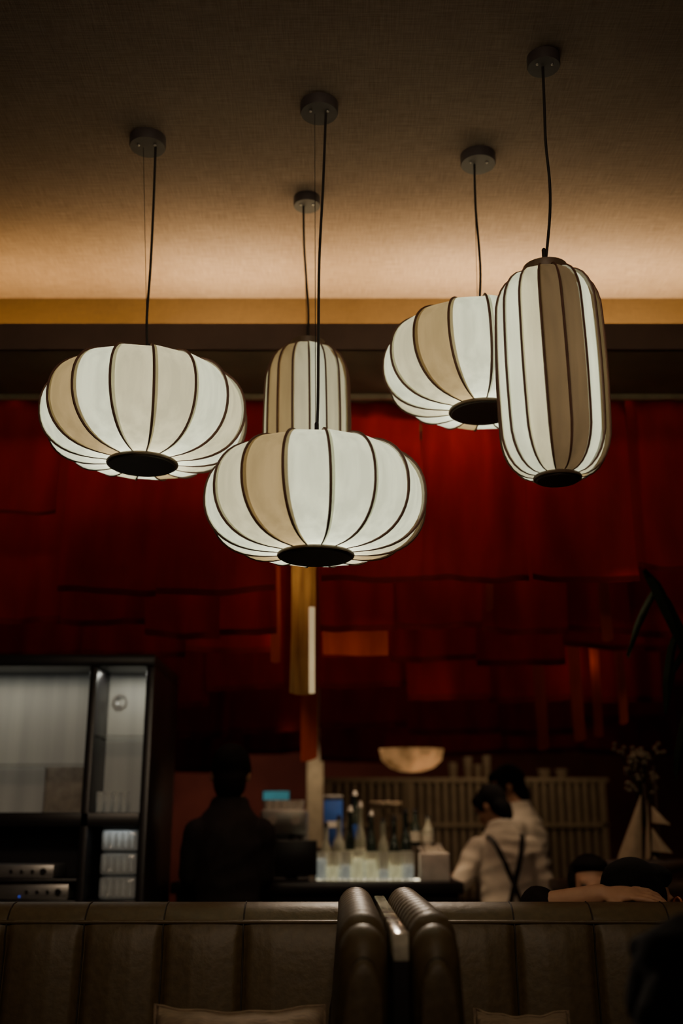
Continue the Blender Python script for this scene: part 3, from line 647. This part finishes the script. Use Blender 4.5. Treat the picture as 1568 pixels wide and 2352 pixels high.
    if glasses:
        g=NB()
        for s in (-1,1):
            tube(g,[HM@Vector((s*.034+.024*math.cos(a*PI/10),.104,.104+.02*math.sin(a*PI/10))) for a in range(21)],.003,6,False)
            tube(g,[HM@Vector((s*.058,.102,.108)),HM@Vector((s*.084,.0,.105))],.003,6)
        tube(g,[HM@Vector((-.01,.106,.108)),HM@Vector((.01,.106,.108))],.002,6); obj('glasses',g,M['frame_glint'],t,local=True)
    if straps:
        bv=BVHTree.FromPolygons([v.co for v in so.data.vertices],[p.vertices[:] for p in so.data.polygons])
        bk=T.to_3x3()@Vector((0,-1,0))
        for s in (-1,1):
            pts=[]
            for q in range(25):
                f=q/24; o0=T@Vector((s*(.098-.17*f)-.015,-.6,.50-.485*f)); hit=bv.ray_cast(o0,-bk)
                if hit[0]: pts.append(hit[0])
            g=NB(); vs=[]
            for i,p in enumerate(pts):
                dd=(pts[min(i+1,len(pts)-1)]-pts[max(i-1,0)]).normalized(); w=dd.cross(bk).normalized()*.015
                vs.append((g.verts.new(p+bk*.010-w),g.verts.new(p+bk*.010+w)))
            for i in range(len(vs)-1): g.faces.new((vs[i][0],vs[i][1],vs[i+1][1],vs[i+1][0]))
            obj('back_strap',g,M['strap'],so,local=True)
        g=NB(); loft(g,[(-.04,.20,.15,0),(.02,.195,.148,0)],T); obj('apron_band',g,M['strap'],so,local=True)
    return t
V=Vector
x1=X(540,1740,4.5)
person('person in black seen from behind, standing at the bar beside the cabinet',(x1-.01,4.45,0),R(8),.965,.90,R(4),R(-6),R(6),shirt='suit',slim=.80,arms=((V((x1-.155,4.48,1.14)),V((x1-.145,4.70,1.02)),V((-1,0,0))),(V((x1+.115,4.5,1.14)),V((x1+.09,4.72,1.05)),V((1,0,0)))))
x2=X(1166,1900,5.7)
person('bartender in white shirt with crossed dark back straps, head bowed',(x2,5.68,0),R(14),.915,.90,R(11),R(34),R(24),
  arms=((V((x2-.25,5.66,1.06)),V((x2-.22,5.90,1.07)),V((0,0,1))),(V((x2+.18,5.74,1.03)),V((x2+.06,5.95,1.06)),V((0,0,1)))),shirt='shirt',sleeve=.35,straps=True,pants='suit')
x3=X(1224,1850,6.25)
person('taller bartender in white shirt standing behind the one with straps, facing left',(x3,6.3,0),R(62),.985,.90,R(8),R(15),R(14),
  arms=((V((x3-.16,6.13,1.10)),V((x3-.38,6.2,1.08)),V((0,0,1))),(V((x3-.02,6.50,1.10)),V((x3-.26,6.48,1.08)),V((0,0,1)))),shirt='shirt',sleeve=.9)
x4=X(1362,2010,4.0)
person('dark haired person facing the camera, only the face top above the sofa',(x4,4.05,0),R(172),.955,.47,R(0),R(0),R(-6),seated=True,shirt='coat',pants='coat')
t=thing('dining_chair','dark chair under the person facing the camera','chair',(x4,4.1,0))
bm=NB(); box(bm,x4-.21,x4+.21,3.87,4.28,.28,.33,.012); obj('seat',bm,M['wood'],t)
bm=NB(); box(bm,x4-.2,x4+.2,4.27,4.30,.33,.85,.01); obj('backrest',bm,M['wood'],t)
for a in (-.19,.19):
    for c in (3.90,4.25):
        bm=NB(); tube(bm,[(x4+a,c,0),(x4+a,c,.28)],.018,8); obj('leg',bm,M['wood'],t)
x5=X(1462,2020,3.05)
person('person in glasses turned right, bare forearm resting along the sofa back',(x5,3.07,0),R(-18),.96,.47,R(0),R(-60),R(2),
  arms=((at(1238,2086,2.955),at(1378,2054,2.87),V((0,-.35,1)),V((1,-.25,.03))),None),seated=True,shirt='coat',pants='coat',vox=.0048,sleeve=0,glasses=True,curl=.28)
x6=X(1600,2200,1.5)
person('dark haired person in dark clothes at the bottom right corner, back to camera',(x6,1.5,0),R(5),.93,.47,R(0),R(0),R(6),seated=True,shirt='coat',pants='coat',longhair=True)
spot((1.0,3.66,2.25),(.84,3.5,1.15),14,(1,.74,.50),56)  # unseen spot added to light the seated guests
# ---------------------------------------------------------------- right side: model ship, flowers, plant
Ys=4.7; zS=1.10; xk=X(1480,1990,Ys)
t=thing('console_shelf','dark wooden console carrying the model ship at right','console',(xk,Ys+.05,0))
bm=NB(); box(bm,xk-.35,xk+.45,Ys-.12,Ys+.3,zS-.04,zS,.006); obj('console_top',bm,M['wood'],t)
for a in (-.32,.42):
    bm=NB(); box(bm,xk+a-.02,xk+a+.02,Ys-.1,Ys+.28,0,zS-.04); obj('leg_panel',bm,M['wood'],t)
t=thing('model_ship','model sailing ship with cream triangular sails on the console','model ship',(xk,Ys,zS))
bm=NB(); ptsx=[(-.20,.004),(-.17,.018),(-.1,.032),(0,.036),(.1,.032),(.17,.02),(.2,.008)]
tube(bm,[(xk+a,Ys,zS+.055+.02*(a/.2)**2) for a,_ in ptsx],[r for _,r in ptsx],12); obj('hull',bm,M['wood'],t)
bm=NB(); box(bm,xk-.06,xk+.06,Ys-.03,Ys+.03,zS,zS+.025,.004); obj('stand',bm,M['wood'],t)
for px,py in ((1478,1800),(1500,1760)):
    p=at(px,py,Ys); bm=NB(); tube(bm,[(p.x,Ys,zS+.06),(p.x,Ys,p.z)],.005,8); obj('mast',bm,M['wood'],t)
for tri in (((1472,1822),(1474,1985),(1412,1985)),((1496,1850),(1540,1895),(1496,1890)),((1496,1900),(1545,1960),(1496,1955)),((1486,1830),(1494,1960),(1480,1980)),((1500,1965),(1550,1998),(1498,1996))):
    A,B_,C_=[at(p[0],p[1],Ys) for p in tri]
    bm=NB()
    def fs(s,tt): p=A.lerp(B_.lerp(C_,s),max(tt,.02)); p.y-=.03*math.sin(PI*s)*tt; return p
    grid(bm,8,10,fs); obj('sail',bm,M['sail'],t)
spot((1.33,4.40,2.1),(1.36,4.75,1.35),4.5,(1,.75,.5),50)  # unseen spot added to brighten the sails
p=at(1490,1990,4.9)
t=thing('dried_flowers','dim dried flowers in a dark vase behind the model ship','flowers',(p.x,4.9,zS))
bm=NB(); lathe(bm,[(.035,0),(.05,.03),(.055,.09),(.03,.17),(.035,.19),(.03,.19),(.026,.165),(0,.16)],22,(p.x,4.9,zS)); obj('vase',bm,M['black'],t)
for k in range(14):
    a=random.uniform(0,6.28); rr=random.uniform(.02,.11); e=V((p.x+rr*math.cos(a),4.9+rr*.6*math.sin(a),random.uniform(1.48,1.66)))
    bm=NB(); tube(bm,[(p.x,4.9,zS+.15),V((p.x,4.9,zS+.3)).lerp(e,.4),e],.002,5); st=obj('stem',bm,M['plant'],t)
    bm=NB()
    for q in range(7): ell(bm,e+V((random.uniform(-.022,.022),random.uniform(-.022,.022),random.uniform(-.022,.022))),.011,.011,.009,None,8)
    obj('blossom',bm,M['petal'],st)
Yp=3.6; bx=X(1680,1800,Yp)
t=thing('tall_plant','tall dark plant with crossing drooping leaves at the right edge','plant',(bx,Yp,0))
bm=NB(); lathe(bm,[(.09,0),(.10,.02),(.13,.30),(.135,.32),(.12,.32),(.11,.28),(0,.27)],26,(bx,Yp,0)); obj('pot',bm,M['black'],t)
bm=NB(); tube(bm,[V((bx,Yp,.26)),V((bx+.02,Yp,.9)),at(1640,1650,Yp),at(1582,1490,Yp),at(1532,1385,Yp),at(1482,1312,Yp)],[.03,.026,.022,.018,.015,.008],10); st=obj('stem',bm,M['plant'],t)
bm=NB(); tube(bm,[at(1540,1402,Yp),at(1503,1362,Yp),at(1472,1420,Yp-.02),at(1440,1505,Yp-.03)],[.012,.011,.009,.004],8); tube(bm,[at(1575,1490,Yp),at(1545,1540,Yp-.02),at(1528,1640,Yp-.03)],[.012,.010,.004],8); obj('branch',bm,M['plant'],st)
def leaf(pp,w):
    pts=[at(a,c,Yp+dy) for a,c,dy in pp]; bm=NB()
    def fl(s,tt):
        f=tt*(len(pts)-1); i=min(int(f),len(pts)-2); p=pts[i].lerp(pts[i+1],f-i); d=(pts[i+1]-pts[i]).normalized(); sd=d.cross(V((0,1,0))).normalized()
        ww=w*math.sin(PI*min(.97,tt*.92+.06))**.7; q=p+sd*ww*(s-.5); q.y+=.02*abs(2*s-1); return q
    grid(bm,6,16,fl); obj('leaf',bm,M['plant'],t)
leaf([(1482,1306,0),(1510,1345,-.03),(1545,1420,-.05),(1575,1500,-.03)],.045)
leaf([(1508,1345,0),(1490,1385,.02),(1465,1440,.02),(1445,1510,0)],.025)
leaf([(1560,1440,0),(1545,1490,-.02),(1535,1560,-.04),(1530,1640,-.03)],.03)
leaf([(1575,1480,0),(1600,1440,-.02),(1630,1420,-.05)],.05)
leaf([(1600,1600,0),(1580,1650,-.03),(1562,1730,-.05),(1555,1790,-.04)],.035)
# ---------------------------------------------------------------- world, camera
w=bpy.data.worlds.new('World'); SC.world=w; w.use_nodes=True
w.node_tree.nodes['Background'].inputs[0].default_value=(.016,.012,.012,1); w.node_tree.nodes['Background'].inputs[1].default_value=1
cd=bpy.data.cameras.new('Camera'); cam=bpy.data.objects.new('Camera',cd); COL.objects.link(cam)
cd.sensor_fit='VERTICAL'; cd.sensor_height=36; cd.sensor_width=24; cd.lens=36*F/2352
cam.location=(0,0,CH); cam.rotation_euler=(PI/2+TH,0,0)
cd.dof.use_dof=True; cd.dof.focus_distance=2.62; cd.dof.aperture_fstop=1.5; cd.clip_start=.05
SC.camera=cam
